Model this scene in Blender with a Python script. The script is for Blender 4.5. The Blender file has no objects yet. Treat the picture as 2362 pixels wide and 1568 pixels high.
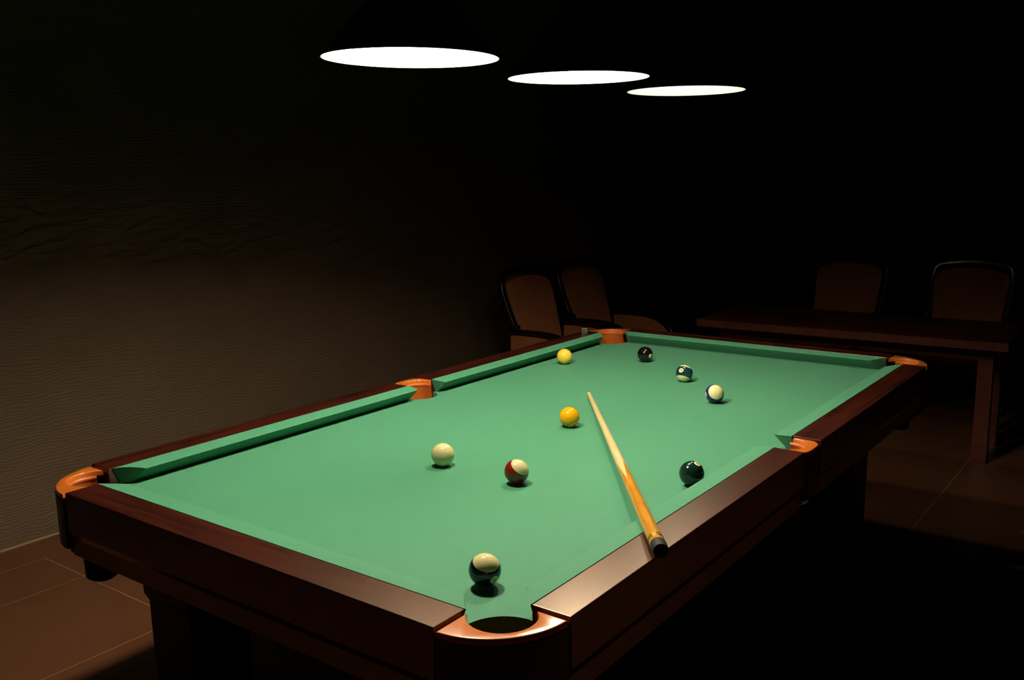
import bpy, bmesh, math, random
from mathutils import Vector, Matrix, Quaternion
random.seed(7)
C = bpy.context.scene.collection
Z0 = 0.76                      # height of the cloth above the floor
PI = math.pi

# ------------------------------------------------------------------ materials
def nodes(name):
    m = bpy.data.materials.new(name); m.use_nodes = True
    nt = m.node_tree
    return m, nt, nt.nodes['Principled BSDF']

def N(nt, t, **kw):
    n = nt.nodes.new(t)
    for k, v in kw.items():
        if k in n.inputs: n.inputs[k].default_value = v
        else: setattr(n, k, v)
    return n

def math_node(nt, op, a, b=None, c=None):
    n = nt.nodes.new('ShaderNodeMath'); n.operation = op
    for i, v in enumerate((a, b, c)):
        if v is None: continue
        if isinstance(v, (int, float)): n.inputs[i].default_value = v
        else: nt.links.new(v, n.inputs[i])
    return n.outputs[0]

def mix_rgb(nt, fac, a, b):
    n = nt.nodes.new('ShaderNodeMix'); n.data_type = 'RGBA'
    for sock, v in ((n.inputs[0], fac), (n.inputs[6], a), (n.inputs[7], b)):
        if hasattr(v, 'is_linked'): nt.links.new(v, sock)
        elif isinstance(v, (int, float)): sock.default_value = v
        else: sock.default_value = (*v, 1)
    return n.outputs[2]

def simple(name, col, rough=.5, spec=.5, var=.12, scale=30, metal=0, coat=0, bump=0):
    m, nt, b = nodes(name)
    tc = N(nt, 'ShaderNodeTexCoord'); nz = N(nt, 'ShaderNodeTexNoise', Scale=scale, Detail=5)
    nt.links.new(tc.outputs['Object'], nz.inputs['Vector'])
    c = mix_rgb(nt, nz.outputs[0], [x*(1-var) for x in col], [min(1, x*(1+var)) for x in col])
    nt.links.new(c, b.inputs['Base Color'])
    b.inputs['Roughness'].default_value = rough
    b.inputs['Specular IOR Level'].default_value = spec
    b.inputs['Metallic'].default_value = metal
    b.inputs['Coat Weight'].default_value = coat
    b.inputs['Coat Roughness'].default_value = .08
    if bump:
        bp = N(nt, 'ShaderNodeBump', Strength=bump, Distance=.001)
        nt.links.new(nz.outputs[0], bp.inputs['Height']); nt.links.new(bp.outputs[0], b.inputs['Normal'])
    return m

def wood(name, c1, c2, axis='Y', rough=.4, scale=14, spec=.5, coat=0, coat_rough=.2, tint=None):
    m, nt, b = nodes(name)
    tc = N(nt, 'ShaderNodeTexCoord'); mp = N(nt, 'ShaderNodeMapping')
    s = {'X': (.09, 1, 1), 'Y': (1, .09, 1), 'Z': (1, 1, .09)}[axis]
    mp.inputs['Scale'].default_value = s
    nt.links.new(tc.outputs['Object'], mp.inputs['Vector'])
    n1 = N(nt, 'ShaderNodeTexNoise', Scale=scale*2.2, Detail=6, Distortion=1.2)
    n2 = N(nt, 'ShaderNodeTexNoise', Scale=scale*9, Detail=4)
    nt.links.new(mp.outputs[0], n1.inputs['Vector']); nt.links.new(mp.outputs[0], n2.inputs['Vector'])
    f = math_node(nt, 'ADD', math_node(nt, 'MULTIPLY', n1.outputs[0], .75), math_node(nt, 'MULTIPLY', n2.outputs[0], .25))
    r = N(nt, 'ShaderNodeValToRGB'); r.color_ramp.elements[0].position = .33; r.color_ramp.elements[1].position = .68
    r.color_ramp.elements[0].color = (*c1, 1); r.color_ramp.elements[1].color = (*c2, 1)
    nt.links.new(f, r.inputs[0]); nt.links.new(r.outputs[0], b.inputs['Base Color'])
    b.inputs['Roughness'].default_value = rough; b.inputs['Specular IOR Level'].default_value = spec
    b.inputs['Coat Weight'].default_value = coat; b.inputs['Coat Roughness'].default_value = coat_rough
    if tint: b.inputs['Specular Tint'].default_value = (*tint, 1); b.inputs['IOR'].default_value = 1.62
    return m

def cloth_mat():
    m, nt, b = nodes('green_baize')
    tc = N(nt, 'ShaderNodeTexCoord')
    n1 = N(nt, 'ShaderNodeTexNoise', Scale=3.0, Detail=4)
    n2 = N(nt, 'ShaderNodeTexNoise', Scale=900, Detail=2)
    for n in (n1, n2): nt.links.new(tc.outputs['Object'], n.inputs['Vector'])
    f = math_node(nt, 'ADD', math_node(nt, 'MULTIPLY', n1.outputs[0], .6), math_node(nt, 'MULTIPLY', n2.outputs[0], .4))
    c = mix_rgb(nt, f, (.053, .213, .124), (.066, .253, .152))
    nt.links.new(c, b.inputs['Base Color'])
    b.inputs['Roughness'].default_value = .68; b.inputs['Specular IOR Level'].default_value = .17
    b.inputs['Sheen Weight'].default_value = .10; b.inputs['Sheen Roughness'].default_value = .45
    b.inputs['Sheen Tint'].default_value = (.75, .9, .75, 1)
    bp = N(nt, 'ShaderNodeBump', Strength=.12, Distance=.0004)
    nt.links.new(n2.outputs[0], bp.inputs['Height']); nt.links.new(bp.outputs[0], b.inputs['Normal'])
    return m

def wall_mat(name, col, axis):
    # wallpaper with fine wavy horizontal ripples
    m, nt, b = nodes(name)
    tc = N(nt, 'ShaderNodeTexCoord'); sp = N(nt, 'ShaderNodeSeparateXYZ')
    nt.links.new(tc.outputs['Object'], sp.inputs[0])
    along = sp.outputs[1 if axis == 'Y' else 0]; up = sp.outputs[2]
    cb = N(nt, 'ShaderNodeCombineXYZ')
    nt.links.new(math_node(nt, 'MULTIPLY', along, 6.5), cb.inputs[0]); nt.links.new(math_node(nt, 'MULTIPLY', up, 15), cb.inputs[2])
    n1 = N(nt, 'ShaderNodeTexNoise', Scale=1.0, Detail=2.0, Roughness=.45)
    nt.links.new(cb.outputs[0], n1.inputs['Vector'])
    ph = math_node(nt, 'ADD', math_node(nt, 'MULTIPLY', up, 2*PI/.0138), math_node(nt, 'MULTIPLY', n1.outputs[0], 22))
    h = math_node(nt, 'SINE', ph)
    bp = N(nt, 'ShaderNodeBump', Strength=.38, Distance=.0015)
    nt.links.new(h, bp.inputs['Height']); nt.links.new(bp.outputs[0], b.inputs['Normal'])
    n2 = N(nt, 'ShaderNodeTexNoise', Scale=2.2, Detail=5); nt.links.new(tc.outputs['Object'], n2.inputs['Vector'])
    nt.links.new(mix_rgb(nt, n2.outputs[0], [x*.88 for x in col], [x*1.12 for x in col]), b.inputs['Base Color'])
    b.inputs['Roughness'].default_value = .75; b.inputs['Specular IOR Level'].default_value = .25
    return m

def floor_mat():
    m, nt, b = nodes('brown_floor_tiles')
    tc = N(nt, 'ShaderNodeTexCoord'); sp = N(nt, 'ShaderNodeSeparateXYZ')
    nt.links.new(tc.outputs['Object'], sp.inputs[0]); x, y = sp.outputs[0], sp.outputs[1]
    def line(co, off, pitch, w=.0022):
        t = math_node(nt, 'DIVIDE', math_node(nt, 'SUBTRACT', co, off), pitch)
        fr = math_node(nt, 'ABSOLUTE', math_node(nt, 'SUBTRACT', t, math_node(nt, 'ROUND', t)))
        return math_node(nt, 'LESS_THAN', fr, w/pitch)
    near = math_node(nt, 'LESS_THAN', y, -.53); border = math_node(nt, 'LESS_THAN', x, -2.16)
    lx = line(x, .531, .600)
    ly = math_node(nt, 'MULTIPLY', line(y, -.53, .6065), math_node(nt, 'SUBTRACT', 1, border))
    cut = math_node(nt, 'MULTIPLY', math_node(nt, 'LESS_THAN', math_node(nt, 'ABSOLUTE', math_node(nt, 'ADD', x, 2.16)), .0022), near)
    g = math_node(nt, 'MAXIMUM', math_node(nt, 'MAXIMUM', lx, ly), cut)
    # a tone of its own for every tile
    cb = N(nt, 'ShaderNodeCombineXYZ')
    nt.links.new(math_node(nt, 'FLOOR', math_node(nt, 'DIVIDE', math_node(nt, 'SUBTRACT', x, .531), .6)), cb.inputs[0])
    nt.links.new(math_node(nt, 'FLOOR', math_node(nt, 'DIVIDE', math_node(nt, 'ADD', y, .53), .6065)), cb.inputs[1])
    wn = N(nt, 'ShaderNodeTexWhiteNoise'); nt.links.new(cb.outputs[0], wn.inputs[0])
    n1 = N(nt, 'ShaderNodeTexNoise', Scale=5, Detail=8, Distortion=.6); nt.links.new(tc.outputs['Object'], n1.inputs['Vector'])
    f = math_node(nt, 'ADD', math_node(nt, 'MULTIPLY', n1.outputs[0], .8), math_node(nt, 'MULTIPLY', wn.outputs[0], .2))
    c = mix_rgb(nt, f, (.118, .041, .019), (.182, .072, .037))
    c = mix_rgb(nt, g, c, (.36, .18, .09))
    nt.links.new(c, b.inputs['Base Color'])
    b.inputs['Roughness'].default_value = .38; b.inputs['Specular IOR Level'].default_value = .35
    bp = N(nt, 'ShaderNodeBump', Strength=.3, Distance=.001, invert=True)
    nt.links.new(g, bp.inputs['Height']); nt.links.new(bp.outputs[0], b.inputs['Normal'])
    return m

def ball_mat(name, col, stripe=False, cream=(.80, .70, .36)):
    m, nt, b = nodes(name)
    tc = N(nt, 'ShaderNodeTexCoord')
    nz = N(nt, 'ShaderNodeTexNoise', Scale=40, Detail=3); nt.links.new(tc.outputs['Object'], nz.inputs['Vector'])
    c = mix_rgb(nt, nz.outputs[0], [x*.98 for x in col], [min(1, x*1.02) for x in col])
    if stripe:
        sp = N(nt, 'ShaderNodeSeparateXYZ'); nt.links.new(tc.outputs['Object'], sp.inputs[0])
        cap = math_node(nt, 'GREATER_THAN', math_node(nt, 'ABSOLUTE', sp.outputs[2]), .0285750*.575)
        c = mix_rgb(nt, cap, c, cream)
    nt.links.new(c, b.inputs['Base Color'])
    b.inputs['Roughness'].default_value = .07; b.inputs['IOR'].default_value = 1.52
    return m

def emit(name, col, s):
    m, nt, b = nodes(name)
    b.inputs['Base Color'].default_value = (*col, 1)
    b.inputs['Emission Color'].default_value = (*col, 1); b.inputs['Emission Strength'].default_value = s
    return m

M = {}
M['cloth'] = cloth_mat()
RC = ((.010, .0018, .0012), (.060, .0095, .0055))
M['rail_y'] = wood('mahogany_long', *RC, 'Y', .29, 12, .85, tint=(1, .66, .47))
M['rail_x'] = wood('mahogany_short', *RC, 'X', .29, 12, .85, tint=(1, .66, .47))
M['dark_frame'] = wood('dark_frame_wood', (.005, .0026, .002), (.011, .005, .0035), 'Z', .45, 10, .3)
M['castor'] = simple('tan_varnish', (.58, .14, .020), .24, .5, .25, 22, coat=.5)
M['liner'] = simple('tan_leather', (.46, .10, .018), .45, .4, .2, 25)
M['pocket_dark'] = simple('dark_pocket_leather', (.008, .005, .004), .42, .4, .2, 30)
M['black_net'] = simple('black_leather', (.004, .0036, .0034), .6, .3, .2, 40)
M['slate'] = simple('slate_grey', (.01, .012, .012), .8, .2)
M['brass'] = simple('brass', (.55, .36, .10), .22, .5, .05, 20, metal=1)
M['steel'] = simple('bright_steel', (.62, .62, .66), .25, .5, .05, 20, metal=1)
M['maple'] = wood('pale_maple', (.76, .55, .25), (.88, .70, .36), 'Z', .28, 30, coat=.3)
M['butt'] = wood('orange_butt_wood', (.50, .190, .012), (.78, .345, .030), 'Z', .25, 34, coat=.4)
M['ivory'] = simple('white_ferrule', (.86, .80, .66), .3)
M['leather_tip'] = simple('chalked_tip', (.80, .77, .68), .7)
M['rubber'] = simple('black_rubber', (.006, .006, .005), .7, .25)
M['chair_wood'] = wood('near_black_wood', (.0035, .003, .0025), (.007, .005, .004), 'Z', .25, 10, .5)
M['fabric'] = simple('brown_upholstery', (.36, .125, .056), .9, .1, .18, 35, bump=.3)
M['table_wood'] = wood('dark_red_table_wood', (.064, .014, .009), (.120, .028, .016), 'X', .42, 8, .3)
M['shade_out'] = simple('black_enamel', (.012, .011, .009), .35, .4, .1)
M['shade_in'] = simple('white_enamel', (.50, .49, .43), .5, .3, .03)
BULB = 800
for i, k in enumerate((2.9, 1.36, .40)): M['bulb%d' % i] = emit('lamp_glow', (1.0, .90, .66), BULB*k)
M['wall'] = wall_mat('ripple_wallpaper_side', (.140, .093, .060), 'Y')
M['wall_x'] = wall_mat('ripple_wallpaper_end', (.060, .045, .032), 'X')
M['wall_dark'] = simple('dark_wall_paint', (.016, .013, .010), .9, .1, .1, 3)
M['ceiling'] = simple('dark_ceiling_paint', (.020, .018, .016), .9, .1, .1, 3)
M['floor'] = floor_mat()
M['skirting'] = simple('pale_brown_edge', (.42, .27, .15), .5, .3)
M['number_disc'] = simple('number_spot_cream', (.84, .76, .48), .1, .5, .02)
M['number_ink'] = simple('number_ink', (.01, .01, .01), .15, .5, .02)
M['cream_ball'] = ball_mat('cream_ball', (.80, .70, .36))

# ------------------------------------------------------------------ helpers
def link(name, bm, mats, parent=None, smooth=False, angle=None):
    me = bpy.data.meshes.new(name)
    bmesh.ops.recalc_face_normals(bm, faces=bm.faces)
    if smooth:
        for f in bm.faces: f.smooth = True
        if angle is not None:
            for e in bm.edges:
                if len(e.link_faces) == 2 and e.calc_face_angle(0) > angle: e.smooth = False
    bm.to_mesh(me); bm.free()
    for m in (mats if isinstance(mats, (list, tuple)) else [mats]): me.materials.append(m)
    o = bpy.data.objects.new(name, me); C.objects.link(o)
    if parent: o.parent = parent
    return o

def thing(name, label, cat, loc=(0, 0, 0), rotz=0, group=None):
    o = bpy.data.objects.new(name, None); C.objects.link(o)
    o.empty_display_size = .1; o.location = loc; o.rotation_euler = (0, 0, rotz)
    tag(o, label, cat, group)
    return o

def tag(o, label, cat, group=None):
    o['label'] = label; o['category'] = cat
    if group: o['group'] = group
    return o

def struct(o):
    o['kind'] = 'structure'; return o

def box(bm, lo, hi):
    vs = [bm.verts.new((x, y, z)) for z in (lo[2], hi[2]) for x, y in ((lo[0], lo[1]), (hi[0], lo[1]), (hi[0], hi[1]), (lo[0], hi[1]))]
    for f in ((0, 1, 2, 3), (4, 5, 6, 7), (0, 1, 5, 4), (1, 2, 6, 5), (2, 3, 7, 6), (3, 0, 4, 7)):
        bm.faces.new([vs[i] for i in f])
    return vs

def bevel_all(bm, w, seg=2, angle=.5):
    es = [e for e in bm.edges if len(e.link_faces) == 2 and e.calc_face_angle(0) > angle]
    bmesh.ops.bevel(bm, geom=es, offset=w, segments=seg, affect='EDGES', profile=.5, clamp_overlap=True)

def prism(bm, pts, z0, z1):
    lo = [bm.verts.new((x, y, z0)) for x, y in pts]; hi = [bm.verts.new((x, y, z1)) for x, y in pts]
    bm.faces.new(hi); bm.faces.new(lo[::-1]); n = len(pts)
    for i in range(n): bm.faces.new((lo[i], lo[(i+1) % n], hi[(i+1) % n], hi[i]))
    return lo, hi

def lathe(bm, prof, seg=48, a0=0, a1=2*PI, center=(0, 0, 0), mat=None):
    full = abs(a1-a0-2*PI) < 1e-6
    n = seg if full else seg+1
    rings = []
    for r, z in prof:
        if r < 1e-7 and full:
            rings.append([bm.verts.new((center[0], center[1], center[2]+z))])
        else:
            rings.append([bm.verts.new((center[0]+r*math.cos(a0+(a1-a0)*i/seg), center[1]+r*math.sin(a0+(a1-a0)*i/seg), center[2]+z)) for i in range(n)])
    out = []
    for a, b in zip(rings, rings[1:]):
        for i in range(seg):
            j = (i+1) % n
            q = []
            for v in (a[i % len(a)], a[j % len(a)], b[j % len(b)], b[i % len(b)]):
                if v not in q: q.append(v)
            if len(q) > 2:
                f = bm.faces.new(q); out.append(f)
                if mat is not None: f.material_index = mat
    return out

def sweep(bm, path, w, h, side, n=10):
    # rounded-rectangle section swept along a path; w lies along `side`
    path = [Vector(p) for p in path]; side = Vector(side).normalized(); rings = []
    for i, p in enumerate(path):
        t = (path[min(i+1, len(path)-1)]-path[max(i-1, 0)]).normalized()
        up = t.cross(side).normalized()
        ww = w[i] if isinstance(w, (list, tuple)) else w
        hh = h[i] if isinstance(h, (list, tuple)) else h
        ring = []
        for k in range(n*2):
            a = 2*PI*k/(n*2); ca, sa = math.cos(a), math.sin(a)
            e = .45
            ring.append(bm.verts.new(p+side*(ww/2*math.copysign(abs(ca)**e, ca))+up*(hh/2*math.copysign(abs(sa)**e, sa))))
        rings.append(ring)
    m = n*2
    for a, b in zip(rings, rings[1:]):
        for i in range(m): bm.faces.new((a[i], a[(i+1) % m], b[(i+1) % m], b[i]))
    bm.faces.new(rings[0][::-1]); bm.faces.new(rings[-1])

def smooth_path(pts, k=4):
    pts = [Vector(p) for p in pts]; out = []
    for i in range(len(pts)-1):
        p0, p1, p2, p3 = pts[max(i-1, 0)], pts[i], pts[i+1], pts[min(i+2, len(pts)-1)]
        for s in range(k):
            t = s/k
            out.append(.5*((2*p1)+(p2-p0)*t+(2*p0-5*p1+4*p2-p3)*t*t+(3*p1-p0-3*p2+p3)*t**3))
    out.append(pts[-1]); return out

def dup(root, loc, rotz, label=None):
    r = root.copy(); C.objects.link(r); r.location = loc; r.rotation_euler = (0, 0, rotz)
    if label: r['label'] = label
    for ch in list(root.children):
        c = ch.copy(); C.objects.link(c); c.parent = r
        for g in ch.children:
            d = g.copy(); C.objects.link(d); d.parent = c
    return r

# ------------------------------------------------------------------ room
XL, XR, YF, YB, H = -2.367, 4.2, -4.6, 7.2, 3.0
def slab(name, lo, hi, m):
    bm = bmesh.new(); box(bm, lo, hi); return struct(link(name, bm, m))
slab('floor', (XL-.15, YF-.15, -.12), (XR+.15, YB+.15, 0), M['floor'])
slab('ceiling', (XL-.15, YF-.15, H), (XR+.15, YB+.15, H+.12), M['ceiling'])
slab('wall_left', (XL-.15, YF, 0), (XL, YB, H), M['wall'])
slab('wall_right', (XR, YF, 0), (XR+.15, YB, H), M['wall_dark'])
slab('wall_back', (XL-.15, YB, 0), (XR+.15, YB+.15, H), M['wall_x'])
slab('wall_front', (XL-.15, YF-.15, 0), (XR+.15, YF, H), M['wall_dark'])
slab('baseboard_left', (XL, YF, 0), (XL+.006, YB, .007), M['skirting'])

# ------------------------------------------------------------------ billiard table
A, B, W_, HR, CU, NZ = .6041, 1.1704, .0735, .0432, .0490, .0375
PR = .148                                     # outer radius of a corner
CX, CY = .527, 1.098                          # where the rails stop
HCX, HCY, HR0 = .583, 1.147, .056             # corner hole at the rim
MX, MY, MR = .607, -.021, .051                # middle hole
T = thing('pool_table', 'pool table with green cloth, dark mahogany rails and tan pocket rims', 'pool table')

# playing surface with the six pocket cut-outs
def arc(cx, cy, r, a0, a1, n):
    return [(cx+r*math.cos(a0+(a1-a0)*i/n), cy+r*math.sin(a0+(a1-a0)*i/n)) for i in range(n+1)]
BX, BY, CR, MCR = .6000, 1.1660, .0745, .0570
def bed_outline():
    pts = []
    # corner cuts: circle against the bed edges
    dx = math.sqrt(CR**2-(BY-HCY)**2); dy = math.sqrt(CR**2-(BX-HCX)**2)
    dm = math.sqrt(MCR**2-(BX-MX)**2)
    def corner(sx, sy):
        a_s = math.atan2(BY-HCY, -dx); a_e = math.atan2(-dy, BX-HCX)   # in the ++ corner, along the inside
        c = arc(HCX, HCY, CR, a_s, a_e+2*PI, 16)
        return [(sx*x, sy*y) for x, y in c]
    def mid(sx):
        a_s = math.atan2(-dm, BX-MX) % (2*PI); a_e = math.atan2(dm, BX-MX)
        c = [(MX+MCR*math.cos(t), MY+MCR*math.sin(t)) for t in [a_s+(a_e-a_s)*i/16 for i in range(17)]]
        return [(sx*x, y) for x, y in c]                              # from low y to high y round the inside
    pts += corner(1, -1)[:]                                           # near right: from the short side to the long side
    pts += mid(1)
    pts += corner(1, 1)[::-1]
    pts += corner(-1, 1)
    pts += mid(-1)[::-1]
    pts += corner(-1, -1)[::-1]
    return pts
bm = bmesh.new(); prism(bm, bed_outline(), Z0-.030, Z0)
link('playing_cloth', bm, M['cloth'], T)

def rail_mesh(L0, L1, along, sgn):
    # section in (out, z), extruded from L0 to L1
    bm = bmesh.new()
    sec = [(0, HR), (W_, HR), (W_+.001, -.045), (W_-.006, -.060), (W_-.006, -.10), (0, -.10)]
    ends = []
    for L in (L0, L1):
        ring = []
        for u, z in sec:
            if along == 'Y': ring.append(bm.verts.new((sgn*(A+u), L, Z0+z)))
            else: ring.append(bm.verts.new((L, sgn*(B+u), Z0+z)))
        ends.append(ring)
    n = len(sec)
    for i in range(n): bm.faces.new((ends[0][i], ends[0][(i+1) % n], ends[1][(i+1) % n], ends[1][i]))
    bm.faces.new(ends[0]); bm.faces.new(ends[1][::-1])
    bmesh.ops.recalc_face_normals(bm, faces=bm.faces)
    bevel_all(bm, .0016, 2, .4)
    return bm

def cushion_mesh(L0, L1, e0, e1, along, sgn, x0=1.0, x1=1.0):
    # e0/e1: how far the nose stops short of (+) the wood end, with a rounded jaw
    top = [(.0016+(CU-.0016)*i/8, HR-.0004-(HR-NZ)*(i/8)**1.3) for i in range(9)]
    sec = top + [(CU+.0006, NZ-.0013), (CU-.0008, NZ-.0030), (.031, .018), (.013, .0006), (.0016, .0006)]
    def end(u, e, L, d, x):
        t = min(1, max(0, u/CU))
        return L+d*e*t**x
    bm = bmesh.new(); rings = []
    K = 24
    for k in range(K+1):
        ring = []
        for u, z in sec:
            lip = .016*(1-z/NZ) if z < .034 else 0
            a, b = end(u, e0, L0+lip, 1, x0), end(u, e1, L1-lip, -1, x1)
            L = a+(b-a)*k/K
            ring.append(bm.verts.new((sgn*(A-u), L, Z0+z) if along == 'Y' else (L, sgn*(B-u), Z0+z)))
        rings.append(ring)
    n = len(sec)
    for r0, r1 in zip(rings, rings[1:]):
        for i in range(n): bm.faces.new((r0[i], r0[(i+1) % n], r1[(i+1) % n], r1[i]))
    bm.faces.new(rings[0]); bm.faces.new(rings[-1][::-1])
    return bm

for sx in (1, -1):
    for L0, L1, e0, e1, x0, x1 in ((-CY, MY-.0605, .068 if sx < 0 else .060, .010, .5 if sx < 0 else 1.0, 2.4), (MY+.0585, CY-.012, .012, .050, 2.4, .9)):
        link('rail', rail_mesh(L0, L1, 'Y', sx), M['rail_y'], T)
        link('cushion', cushion_mesh(L0-.004, L1+.004, e0, e1, 'Y', sx, x0, x1), M['cloth'], T, True, .5)
for sy in (1, -1):
    link('rail', rail_mesh(-CX, CX, 'X', sy), M['rail_x'], T)
    link('cushion', cushion_mesh(-CX-.004, CX+.004, .046, .046, 'X', sy, .9, .9), M['cloth'], T, True, .5)

def crescent_corner(ro, rh, inset=0):
    # outline in the ++ corner
    o = arc(CX, CY, ro, 0, PI/2, 24)                     # from the long side round to the short side
    g = .0055+inset
    o = [(max(x, CX+g), max(y, CY+g)) for x, y in o]
    # hole: leave along y = CY+g at the inner tip, return along x = CX+g
    ax = HCX+math.sqrt(max(rh**2-(HCY-(CY+g))**2, 1e-8)); ay = HCY+math.sqrt(max(rh**2-(HCX-(CX+g))**2, 1e-8))
    t0 = math.atan2(CY+g-HCY, ax-HCX); t1 = math.atan2(ay-HCY, CX+g-HCX)
    hole = arc(HCX, HCY, rh, t1, t0, 20)
    return o+hole

def crescent_mid(ro_x, rh, inset=0):
    g = .0575-inset
    o = []
    for i in range(17):
        s = -1+2*i/16
        o.append((ro_x-.020*abs(s)**4, MY+g*s))
    xt = .608
    t1 = math.acos(max(-1, min(1, (xt-MX)/rh)))
    hole = arc(MX, MY, rh, t1, -t1, 18)
    return o+[(xt, MY+g), ]+hole+[(xt, MY-g)]

def rim(pts, z0, z1, bev, seg=4):
    bm = bmesh.new(); lo, hi = prism(bm, pts, Z0+z0, Z0+z1)
    bmesh.ops.remove_doubles(bm, verts=bm.verts, dist=.0004)
    hs = set(v for v in bm.verts if abs(v.co.z-(Z0+z1)) < 1e-6)
    es = [e for e in bm.edges if e.verts[0] in hs and e.verts[1] in hs]
    bmesh.ops.bevel(bm, geom=es, offset=bev, segments=seg, affect='EDGES', profile=.5, clamp_overlap=True)
    return bm

def flip(bm, sx, sy):
    for v in bm.verts: v.co.x *= sx; v.co.y *= sy
    return bm

for sx in (1, -1):
    for sy in (1, -1):
        k = link('pocket_rim', flip(rim(crescent_corner(PR, HR0), .0275, HR-.004, .0070), sx, sy), M['castor'], T, True, .9)
        k['label'] = 'glossy tan corner pocket rim'
        bm = bmesh.new()
        lathe(bm, [(.0565, .0280), (.0525, .0255), (.0515, .0215), (.0540, .0180), (.0545, .012), (.0575, -.004), (.063, -.020), (.066, -.06), (.0675, -.06), (.0655, -.020), (.0605, -.004), (.0570, .012), (.0575, .0280)], 30, -.62, PI/2+.62, (HCX, HCY, Z0))
        link('pocket_liner', flip(bm, sx, sy), M['liner'], k, True, .9)
        bm = bmesh.new(); lo, hi = prism(bm, crescent_corner(PR+.0015, .0690), Z0-.085, Z0+.0280)
        b_ = link('pocket_casing', flip(bm, sx, sy), M['pocket_dark'], T, True, .6)
        b_['label'] = 'dark rounded corner casing under the rim'
        bm = bmesh.new()
        lathe(bm, [(0, -.200), (.026, -.200), (.036, -.192), (.038, -.131), (.062, -.120), (.064, -.102), (.060, -.102), (.058, -.117), (.034, -.131), (.032, -.188), (.024, -.195), (0, -.195)], 28, center=(HCX, HCY, Z0))
        n_ = link('pocket_basket', flip(bm, sx, sy), M['black_net'], T, True, .8)
        bm = bmesh.new()
        bmesh.ops.create_uvsphere(bm, u_segments=12, v_segments=8, radius=.0055, matrix=Matrix.Translation((.6400, 1.1560, Z0-.122)))
        link('brass_stud', flip(bm, sx, sy), M['brass'], n_, True)
    k = link('pocket_rim', flip(rim(crescent_mid(A+W_+.0035, MR), .0275, HR-.004, .0070), sx, 1), M['castor'], T, True, .9)
    k['label'] = 'glossy tan middle pocket rim'
    bm = bmesh.new()
    lathe(bm, [(.0515, .0280), (.0475, .0255), (.0465, .0215), (.0490, .0180), (.0495, .012), (.0518, -.004), (.0542, -.020), (.0545, -.06), (.0556, -.06), (.0554, -.020), (.0535, -.004), (.0512, .012), (.0525, .0280)], 30, -PI/2-.10, PI/2+.10, (MX, MY, Z0))
    link('pocket_liner', flip(bm, sx, 1), M['liner'], k, True, .9)
    bm = bmesh.new(); prism(bm, crescent_mid(A+W_+.004, .0562, .0), Z0-.085, Z0+.0280)
    link('pocket_casing', flip(bm, sx, 1), M['pocket_dark'], T, True, .6)
    bm = bmesh.new()
    lathe(bm, [(0, -.212), (.040, -.212), (.053, -.20), (.054, -.131), (.062, -.128), (.062, -.102), (.058, -.102), (.050, -.131), (.049, -.198), (.038, -.207), (0, -.207)], 28, center=(MX, MY, Z0))
    link('pocket_basket', flip(bm, sx, 1), M['black_net'], T, True, .8)

# cabinet: under-rail board, apron box and four legs
def ring_frame(hx, hy, t, z0, z1):
    bm = bmesh.new()
    box(bm, (-hx, -hy, Z0+z0), (hx, -hy+t, Z0+z1)); box(bm, (-hx, hy-t, Z0+z0), (hx, hy, Z0+z1))
    box(bm, (-hx, -hy+t, Z0+z0), (-hx+t, hy-t, Z0+z1)); box(bm, (hx-t, -hy+t, Z0+z0), (hx, hy-t, Z0+z1))
    return bm
bm = bmesh.new(); box(bm, (-.50, -1.05, Z0-.10), (.50, 1.05, Z0-.030)); link('slate_bed', bm, M['slate'], T)
link('under_rail_board', ring_frame(.628, 1.190, .10, -.122, -.100), M['dark_frame'], T)
ap = ring_frame(.525, 1.095, .03, -.218, -.122); bevel_all(ap, .002, 1)
link('apron', ap, M['dark_frame'], T)
for sx in (1, -1):
    for sy in (1, -1):
        bm = bmesh.new()
        x0, y0 = .425*sx, 1.005*sy
        prof = [(.088, Z0-.122), (.088, Z0-.24), (.080, Z0-.26), (.078, .12), (.088, .10), (.088, .0)]
        rings = [[bm.verts.new((x0+dx*s, y0+dy*s, z)) for dx, dy in ((-1, -1), (1, -1), (1, 1), (-1, 1))] for s, z in prof]
        for r0, r1 in zip(rings, rings[1:]):
            for i in range(4): bm.faces.new((r0[i], r0[(i+1) % 4], r1[(i+1) % 4], r1[i]))
        bm.faces.new(rings[0]); bm.faces.new(rings[-1][::-1])
        bmesh.ops.recalc_face_normals(bm, faces=bm.faces); bevel_all(bm, .004, 2, 1.2)
        link('leg', bm, M['dark_frame'], T)

# ------------------------------------------------------------------ camera
CAM = (1.4056545, -2.2133806, .7142991+Z0)
yaw, pitch, roll, FPX = .64115009, -.17959614, -.015367328, 2163.534
f_ = Vector((-math.sin(yaw)*math.cos(pitch), math.cos(yaw)*math.cos(pitch), math.sin(pitch)))
r_ = Vector((math.cos(yaw), math.sin(yaw), 0)); u_ = r_.cross(f_)
cr, sr = math.cos(roll), math.sin(roll)
RR, UU = cr*r_+sr*u_, -sr*r_+cr*u_
cam = bpy.data.cameras.new('camera'); co = bpy.data.objects.new('camera', cam); C.objects.link(co)
cam.sensor_fit = 'HORIZONTAL'; cam.sensor_width = 36; cam.lens = FPX*36/2362
cam.clip_start = .05; cam.clip_end = 60
mw = Matrix((( RR.x, UU.x, -f_.x, CAM[0]), (RR.y, UU.y, -f_.y, CAM[1]), (RR.z, UU.z, -f_.z, CAM[2]), (0, 0, 0, 1)))
co.matrix_world = mw
bpy.context.scene.camera = co

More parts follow.
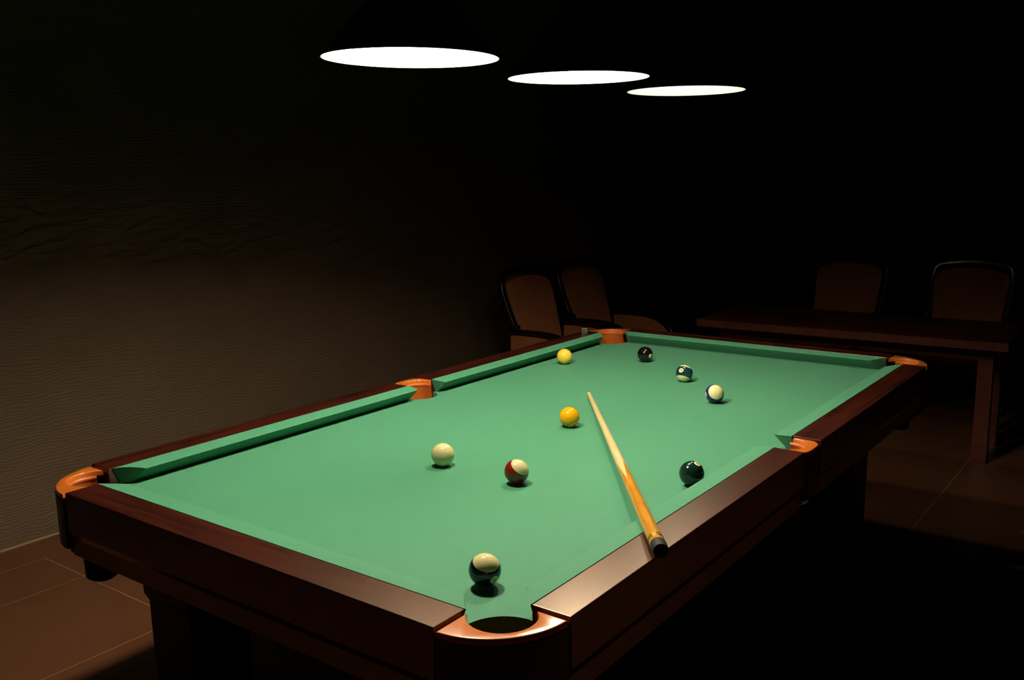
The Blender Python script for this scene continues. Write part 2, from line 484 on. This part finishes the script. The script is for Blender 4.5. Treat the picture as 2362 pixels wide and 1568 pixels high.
# ------------------------------------------------------------------ balls
R = .028575
def number_parts(ball, text, flip_ink=False, tilt=0):
    # cream spot and digits lying on the sphere at local +X
    bm = bmesh.new(); n = 28; rs = .0078
    rings = []
    for k in range(5):
        rr = rs*k/4
        rings.append([bm.verts.new(Vector((math.sqrt(R*R-rr*rr), rr*math.cos(2*PI*i/n), rr*math.sin(2*PI*i/n)))*1.0016) for i in range(n if k else 1)])
    for a, b in zip(rings, rings[1:]):
        for i in range(n):
            j = (i+1) % n
            bm.faces.new((a[0], b[i], b[j]) if len(a) == 1 else (a[i], b[i], b[j], a[j]))
    disc = link('number_spot', bm, M['number_disc'], ball, True)
    cu = bpy.data.curves.new('digits', 'FONT'); cu.body = text; cu.size = .0105 if len(text) == 1 else .0088
    cu.align_x = 'CENTER'; cu.align_y = 'CENTER'; cu.resolution_u = 3; cu.offset = .00022
    tmp = bpy.data.objects.new('digits', cu)
    C.objects.link(tmp); dg = bpy.context.evaluated_depsgraph_get()
    me0 = tmp.evaluated_get(dg).to_mesh()
    bm = bmesh.new(); bm.from_mesh(me0); tmp.evaluated_get(dg).to_mesh_clear()
    bpy.data.objects.remove(tmp); bpy.data.curves.remove(cu)
    bmesh.ops.triangulate(bm, faces=bm.faces)
    for _ in range(2): bmesh.ops.subdivide_edges(bm, edges=bm.edges, cuts=1, use_grid_fill=True)
    ct, st = math.cos(tilt), math.sin(tilt)
    for v in bm.verts:
        y, z = v.co.x*ct-v.co.y*st, v.co.x*st+v.co.y*ct
        q = R*R-y*y-z*z
        v.co = Vector((math.sqrt(q), y, z))*1.0034
    link('number', bm, M['number_ink'], disc)

def ball(name, xy, mat, label, axis=None, spot=None, text=None, tilt=0, cat='billiard ball'):
    # axis: stripe axis, spot: number direction, both given as (right, up, towards the viewer)
    bm = bmesh.new(); bmesh.ops.create_uvsphere(bm, u_segments=64, v_segments=40, radius=R)
    o = link(name, bm, mat, None, True)
    o.location = (xy[0], xy[1], Z0+R+.0002)
    tag(o, label, cat, 'billiard balls on the green cloth')
    to_cam = (Vector(CAM)-o.location).normalized(); rt = Vector((0, 0, 1)).cross(to_cam).normalized(); up = to_cam.cross(rt)
    def w(v): return (rt*v[0]+up*v[1]+to_cam*v[2]).normalized()
    if axis or spot:
        if spot: xs = w(spot); zs = w(axis) if axis else Vector((0, 0, 1))
        else: zs = w(axis); xs = zs.orthogonal().normalized()
        if spot and not axis: zs = (zs-xs*zs.dot(xs)).normalized()
        else: xs = (xs-zs*zs.dot(xs)).normalized()
        ys = zs.cross(xs)
        o.rotation_euler = Matrix(((xs.x, ys.x, zs.x), (xs.y, ys.y, zs.y), (xs.z, ys.z, zs.z))).to_euler()
    if text: number_parts(o, text, tilt=tilt)
    return o

M['b_navy'] = ball_mat('navy_stripe', (.008, .012, .030), True)
M['b_maroon'] = ball_mat('maroon_stripe', (.185, .014, .006), True)
M['b_yellow'] = ball_mat('golden_yellow', (.80, .40, .006))
M['b_lemon'] = ball_mat('lemon_yellow', (.85, .58, .06))
M['b_black'] = ball_mat('black_ball', (.006, .005, .005))
M['b_dgreen'] = ball_mat('deep_green', (.006, .020, .018))
M['b_gstripe'] = ball_mat('green_stripe', (.008, .032, .036), True)
M['b_bstripe'] = ball_mat('blue_stripe', (.012, .014, .120), True)
ball('striped_ball', (.4429, -1.0127), M['b_navy'], 'cream and very dark striped ball nearest the viewer, by the near corner pocket', (.15, .72, .68), (.57, -.57, .59), '10')
ball('cue_ball', (-.0592, -.5417), M['cream_ball'], 'plain cream ball left of the red and cream striped ball')
ball('striped_ball', (.1686, -.5461), M['b_maroon'], 'dark red and cream striped ball right of the plain cream ball', (.50, .62, .60), (-.1, -.65, -.5), '15')
ball('solid_ball', (.0052, -.0727), M['b_yellow'], 'golden yellow ball left of the cue', None, (.12, -.95, .25), '1')
ball('solid_ball', (-.483, .6415), M['b_lemon'], 'pale yellow ball nearest the far left cushion')
ball('solid_ball', (-.2514, .8363), M['b_black'], 'black ball with white number ring near the far cushion', None, (.70, -.22, .68), '8', .3)
ball('striped_ball', (.0191, .6146), M['b_gstripe'], 'dark green striped ball with a number spot showing, cream above and below', (.2, .93, -.3), (-.385, .41, .83), '14')
ball('striped_ball', (.227, .4011), M['b_bstripe'], 'blue striped ball with large cream cap facing the viewer', (.23, .30, .92), (-.92, -.1, .35), '12')
ball('solid_ball', (.5075, -.3348), M['b_dgreen'], 'dark green ball half behind the right cushion', None, (.42, .80, .42), '6')

# ------------------------------------------------------------------ cue
tip = Vector((-.146, .271, Z0+.0068)); end = Vector((.6940, -.8400, Z0+.0636))
L = (end-tip).length; d = (end-tip).normalized()
cue = thing('pool_cue', 'wooden cue lying across the cloth and the right rail, pale shaft and orange butt', 'cue')
cue.location = tip; cue.rotation_mode = 'QUATERNION'; cue.rotation_quaternion = Vector((0, 0, 1)).rotation_difference(d)
def rad(t): return .0062+(.0142-.0062)*(t/L)**.92
SP0, SP1 = .60*L, .715*L                      # tips and roots of the spliced points
bm = bmesh.new(); lathe(bm, [(0, .022)]+[(rad(t), t) for t in [.022+(SP1-.018)*i/20 for i in range(21)]], 32); link('shaft', bm, M['maple'], cue, True, .7)
bm = bmesh.new(); lathe(bm, [(0, .006), (rad(.006)-.0001, .006), (rad(.021), .0219), (0, .0219)], 32); link('ferrule', bm, M['ivory'], cue, True, .7)
bm = bmesh.new(); lathe(bm, [(0, 0), (.0035, .0004), (.0056, .0030), (.0060, .0062), (0, .0062)], 28); link('leather_tip', bm, M['leather_tip'], cue, True, .7)
bm = bmesh.new(); n = 64; rows = []
for k in range(24):
    row = []
    for i in range(n):
        ph = (i/n*4+.30) % 1.0; tri = abs(2*ph-1)
        t0 = SP0+(SP1-SP0)*tri
        t = t0+(L-.030-t0)*(k/23)
        rr = rad(t)+.00028
        row.append(bm.verts.new((rr*math.cos(2*PI*i/n), rr*math.sin(2*PI*i/n), t)))
    rows.append(row)
for a, b in zip(rows, rows[1:]):
    for i in range(n): bm.faces.new((a[i], a[(i+1) % n], b[(i+1) % n], b[i]))
bm.faces.new(rows[-1])
link('butt', bm, M['butt'], cue, True, 1.0)
for t in (L-.053, L-.044):
    bm = bmesh.new(); lathe(bm, [(rad(t)+.0001, t-.002), (rad(t)+.0007, t-.0016), (rad(t)+.0007, t+.0016), (rad(t)+.0001, t+.002)], 40); link('brass_ring', bm, M['brass'], cue, True)
bm = bmesh.new(); lathe(bm, [(0, L-.0305), (.0143, L-.0305), (.0147, L-.026), (.0145, L-.004), (.0128, L+.0005), (.004, L+.001), (.0035, L-.003), (0, L-.003)], 36); link('rubber_bumper', bm, M['rubber'], cue, True, .7)

# ------------------------------------------------------------------ small box by the far left pocket
bx = thing('chalk_box', 'small dark cube with silvery top on the rail beside the far left pocket', 'chalk', (-.636, 1.028, Z0+HR), .35)
bm = bmesh.new(); box(bm, (-.012, -.012, .0003), (.012, .012, .020)); bevel_all(bm, .0015); link('body', bm, simple('dark_chalk', (.03, .035, .03), .5), bx)
bm = bmesh.new(); box(bm, (-.0125, -.0125, .0200), (.0125, .0125, .0255)); bevel_all(bm, .001); link('lid', bm, M['steel'], bx)
bm = bmesh.new(); bmesh.ops.create_uvsphere(bm, u_segments=16, v_segments=10, radius=.0042, matrix=Matrix.Translation((.005, -.0128, .010))); link('stud', bm, M['steel'], bx, True)

# ------------------------------------------------------------------ pendant lamps
LAMPS = [(-.0215, -.6521, .9535, .0133, .0104), (-.0162, .0110, .9560, .0025, .0002), (-.0282, .6840, .9594, .0010, .0074)]
LLAB = ['nearest and largest of the three lit cone pendant lamps over the pool table',
        'middle one of the three lit cone pendant lamps over the pool table',
        'farthest and smallest of the three lit cone pendant lamps over the pool table']
def make_lamp():
    t = thing('pendant_lamp', LLAB[0], 'lamp', group='pendant lamps over the pool table')
    RM, TH = .193, .0015
    out = [(RM, 0), (.120, .085), (.058, .158), (.046, .170), (.030, .178)]
    bm = bmesh.new()
    lathe(bm, out, 72, mat=0)
    lathe(bm, [(RM, 0), (RM-TH*1.6, .0004), (.120-TH, .085-TH), (.058-TH, .158-TH), (.046-TH, .170-TH), (.0, .174)], 72, mat=1)
    bmesh.ops.remove_doubles(bm, verts=bm.verts, dist=1e-5)
    link('shade', bm, [M['shade_out'], M['shade_in']], t, True, .6)
    bm = bmesh.new(); lathe(bm, [(0, .1745), (.022, .1745), (.030, .1785), (.030, .200), (.022, .235), (.008, .245), (0, .245)], 32); link('lamp_holder', bm, M['shade_out'], t, True, .6)
    bm = bmesh.new(); lathe(bm, [(0, .052), (.009, .054), (.015, .060), (.0165, .068), (.0165, .145), (.015, .154), (.010, .1595), (0, .160)], 16); link('bulb', bm, M['bulb0'], t, True)
    bm = bmesh.new(); lathe(bm, [(0, .244), (.003, .244), (.003, 1.24), (0, 1.24)], 10); link('cord', bm, M['rubber'], t, True)
    bm = bmesh.new(); lathe(bm, [(0, 1.24), (.045, 1.24), (.05, 1.262), (.05, 1.28), (0, 1.28)], 28); link('ceiling_cup', bm, M['shade_out'], t, True, .6)
    return t
l0 = make_lamp()
for i, (x, y, z, nx, ny) in enumerate(LAMPS):
    o = l0 if i == 0 else dup(l0, (0, 0, 0), 0, LLAB[i])
    o.location = (x, y, z+Z0)
    if i:
        for ch in o.children:
            if ch.name.startswith('bulb'):
                ch.data = ch.data.copy(); ch.data.materials[0] = M['bulb%d' % i]
    q = Vector((0, 0, 1)).rotation_difference(Vector((nx, ny, 1)).normalized())
    o.rotation_mode = 'QUATERNION'; o.rotation_quaternion = q

# ------------------------------------------------------------------ armchairs
def make_chair(label):
    t = thing('armchair', label, 'chair', group='wood framed armchairs')
    # seat cushion
    bm = bmesh.new(); nx, ny = 14, 14; g = {}
    for s, zz in (('t', .455), ('b', .395)):
        for i in range(nx+1):
            for j in range(ny+1):
                u, v = -1+2*i/nx, -1+2*j/ny
                m = max(abs(u), abs(v)) or 1
                k = (abs(u)**5+abs(v)**5)**(1/5)
                k = m/k if k else 1
                x, y = .005+.245*u*k, .205*v*k*(1+.06*u)
                dome = .018*(1-u*u)*(1-v*v) if s == 't' else 0
                edge = .014*max(0, (m-.8)/.2)**2 if s == 't' else 0
                g[s, i, j] = bm.verts.new((x, y, zz+dome-edge))
    for s in 'tb':
        for i in range(nx):
            for j in range(ny): bm.faces.new([g[s, a, b] for a, b in ((i, j), (i+1, j), (i+1, j+1), (i, j+1))])
    per = [(i, 0) for i in range(nx)]+[(nx, j) for j in range(ny)]+[(i, ny) for i in range(nx, 0, -1)]+[(0, j) for j in range(ny, 0, -1)]
    for a, b in zip(per, per[1:]+per[:1]): bm.faces.new((g[('t',)+a], g[('t',)+b], g[('b',)+b], g[('b',)+a]))
    link('seat', bm, M['fabric'], t, True, .9)
    # upholstered back panel, leaning and slightly dished
    bm = bmesh.new(); nu, nv = 14, 16; g = {}
    for s in (0, 1):
        for i in range(nu+1):
            for j in range(nv+1):
                u, v = -1+2*i/nu, j/nv
                hw = .178+.030*v
                z = .435+.424*v-(.030*abs(u)**3)*v**6
                hw *= 1-.10*max(0, (v-.82)/.18)**2
                y = hw*u
                xm = -.215-.125*v**1.15+.022*u*u
                puff = .018*(1-u**4)*(1-(2*v-1)**6)
                x = xm+(.006+puff if s == 0 else -.012)
                g[s, i, j] = bm.verts.new((x, y, z))
    for s in (0, 1):
        for i in range(nu):
            for j in range(nv): bm.faces.new([g[s, a, b] for a, b in ((i, j), (i+1, j), (i+1, j+1), (i, j+1))])
    per = [(i, 0) for i in range(nu)]+[(nu, j) for j in range(nv)]+[(i, nv) for i in range(nu, 0, -1)]+[(0, j) for j in range(nv, 0, -1)]
    for a, b in zip(per, per[1:]+per[:1]): bm.faces.new((g[(0,)+a], g[(0,)+b], g[(1,)+b], g[(1,)+a]))
    link('backrest', bm, M['fabric'], t, True, .9)
    # frame round the back: stile, arched top rail, stile
    bm = bmesh.new()
    pts = []
    for s in (-1, 1):
        st = [(-.205, .197*s, .42), (-.235, .204*s, .56), (-.285, .214*s, .69), (-.322, .219*s, .80), (-.338, .198*s, .870)]
        pts += st if s == -1 else [(-.350, -.11, .891), (-.355, 0, .898), (-.350, .11, .891)]+st[::-1]
    path = smooth_path(pts, 4)
    # build with a constant thickness across the chair
    sweep(bm, path, .036, .038, (1, 0, .25))
    link('back_frame', bm, M['chair_wood'], t, True, .7)
    for s in (-1, 1):
        bm = bmesh.new()
        p = smooth_path([(-.245, .222*s, .560), (-.14, .226*s, .566), (0, .228*s, .566), (.10, .228*s, .552), (.175, .228*s, .515), (.222, .228*s, .460), (.240, .226*s, .400)], 4)
        sweep(bm, p, .044, .034, (0, 1, 0)); link('armrest', bm, M['chair_wood'], t, True, .7)
        bm = bmesh.new(); q = [v for v in p if v.x < .228]
        cols = [[(v.x, v.y-s*dy, z) for dy, z in ((-.014, v.z-.012), (-.017, (v.z+.40)/2), (-.014, .40), (.014, .40), (.022, (v.z+.40)/2), (.014, v.z-.012))] for v in q]
        vv = [[bm.verts.new(c) for c in col] for col in cols]
        for r0, r1 in zip(vv, vv[1:]):
            for i in range(6): bm.faces.new((r0[i], r0[(i+1) % 6], r1[(i+1) % 6], r1[i]))
        bm.faces.new(vv[0]); bm.faces.new(vv[-1][::-1])
        link('side_panel', bm, M['fabric'], t, True, .9)
        bm = bmesh.new(); sweep(bm, [(.240, .224*s, .405), (.245, .222*s, .2), (.250, .220*s, 0)], [.042, .034, .028], [.038, .032, .028], (0, 1, 0)); link('leg', bm, M['chair_wood'], t, True, .7)
        bm = bmesh.new(); sweep(bm, [(-.225, .212*s, .60), (-.215, .210*s, .42), (-.245, .212*s, .2), (-.29, .214*s, 0)], [.036, .038, .034, .028], [.040, .042, .036, .028], (0, 1, 0)); link('leg', bm, M['chair_wood'], t, True, .7)
    bm = bmesh.new(); box(bm, (-.215, -.195, .335), (.235, .195, .394)); bevel_all(bm, .006)
    link('seat_frame', bm, M['chair_wood'], t)
    return t
c0 = make_chair('orange brown armchair beyond the far left pocket, the nearer of the two side by side')
CH = [((-1.495, 2.232), -.06, None),
      ((-1.455, 2.755), -.06, 'orange brown armchair beyond the far left pocket, the one farther behind and right'),
      ((-.42, 3.53), -PI/2, 'dim armchair behind the dark table, left one of the two'),
      ((.29, 3.53), -PI/2, 'dim armchair behind the dark table, right one of the two')]
for i, ((x, y), rz, lab) in enumerate(CH):
    if i == 0: c0.location = (x, y, 0); c0.rotation_euler = (0, 0, rz)
    else: dup(c0, (x, y, 0), rz, lab)

# ------------------------------------------------------------------ dark table behind
tb = thing('dining_table', 'long dark red-brown table standing beyond the far right of the pool table', 'table', (-.08, 2.575, 0), .045)
bm = bmesh.new(); box(bm, (-.775, 0, .600), (.775, .66, .640)); bevel_all(bm, .003); link('tabletop', bm, M['table_wood'], tb)
bm = bmesh.new()
box(bm, (-.66, .17, .52), (.66, .19, .5995)); box(bm, (-.66, .54, .52), (.66, .56, .5995)); box(bm, (-.66, .19, .52), (-.64, .54, .5995)); box(bm, (.64, .19, .52), (.66, .54, .5995))
link('apron', bm, M['table_wood'], tb)
for sx in (-1, 1):
    for y in (.19, .54):
        bm = bmesh.new(); box(bm, (sx*.665-.034, y-.034, 0), (sx*.665+.034, y+.034, .5995)); bevel_all(bm, .003); link('leg', bm, M['table_wood'], tb)

# ------------------------------------------------------------------ world and view
w = bpy.data.worlds.new('world'); bpy.context.scene.world = w; w.use_nodes = True
w.node_tree.nodes['Background'].inputs[0].default_value = (0, 0, 0, 1)
sc = bpy.context.scene
sc.view_settings.view_transform = 'Standard'; sc.view_settings.look = 'None'
sc.view_settings.exposure = 0; sc.view_settings.gamma = 1; sc.view_settings.use_curve_mapping = False
cy = sc.cycles
cy.use_denoising = True; cy.max_bounces = 8; cy.diffuse_bounces = 3; cy.glossy_bounces = 4
cy.caustics_reflective = False; cy.caustics_refractive = False; cy.sample_clamp_indirect = 6
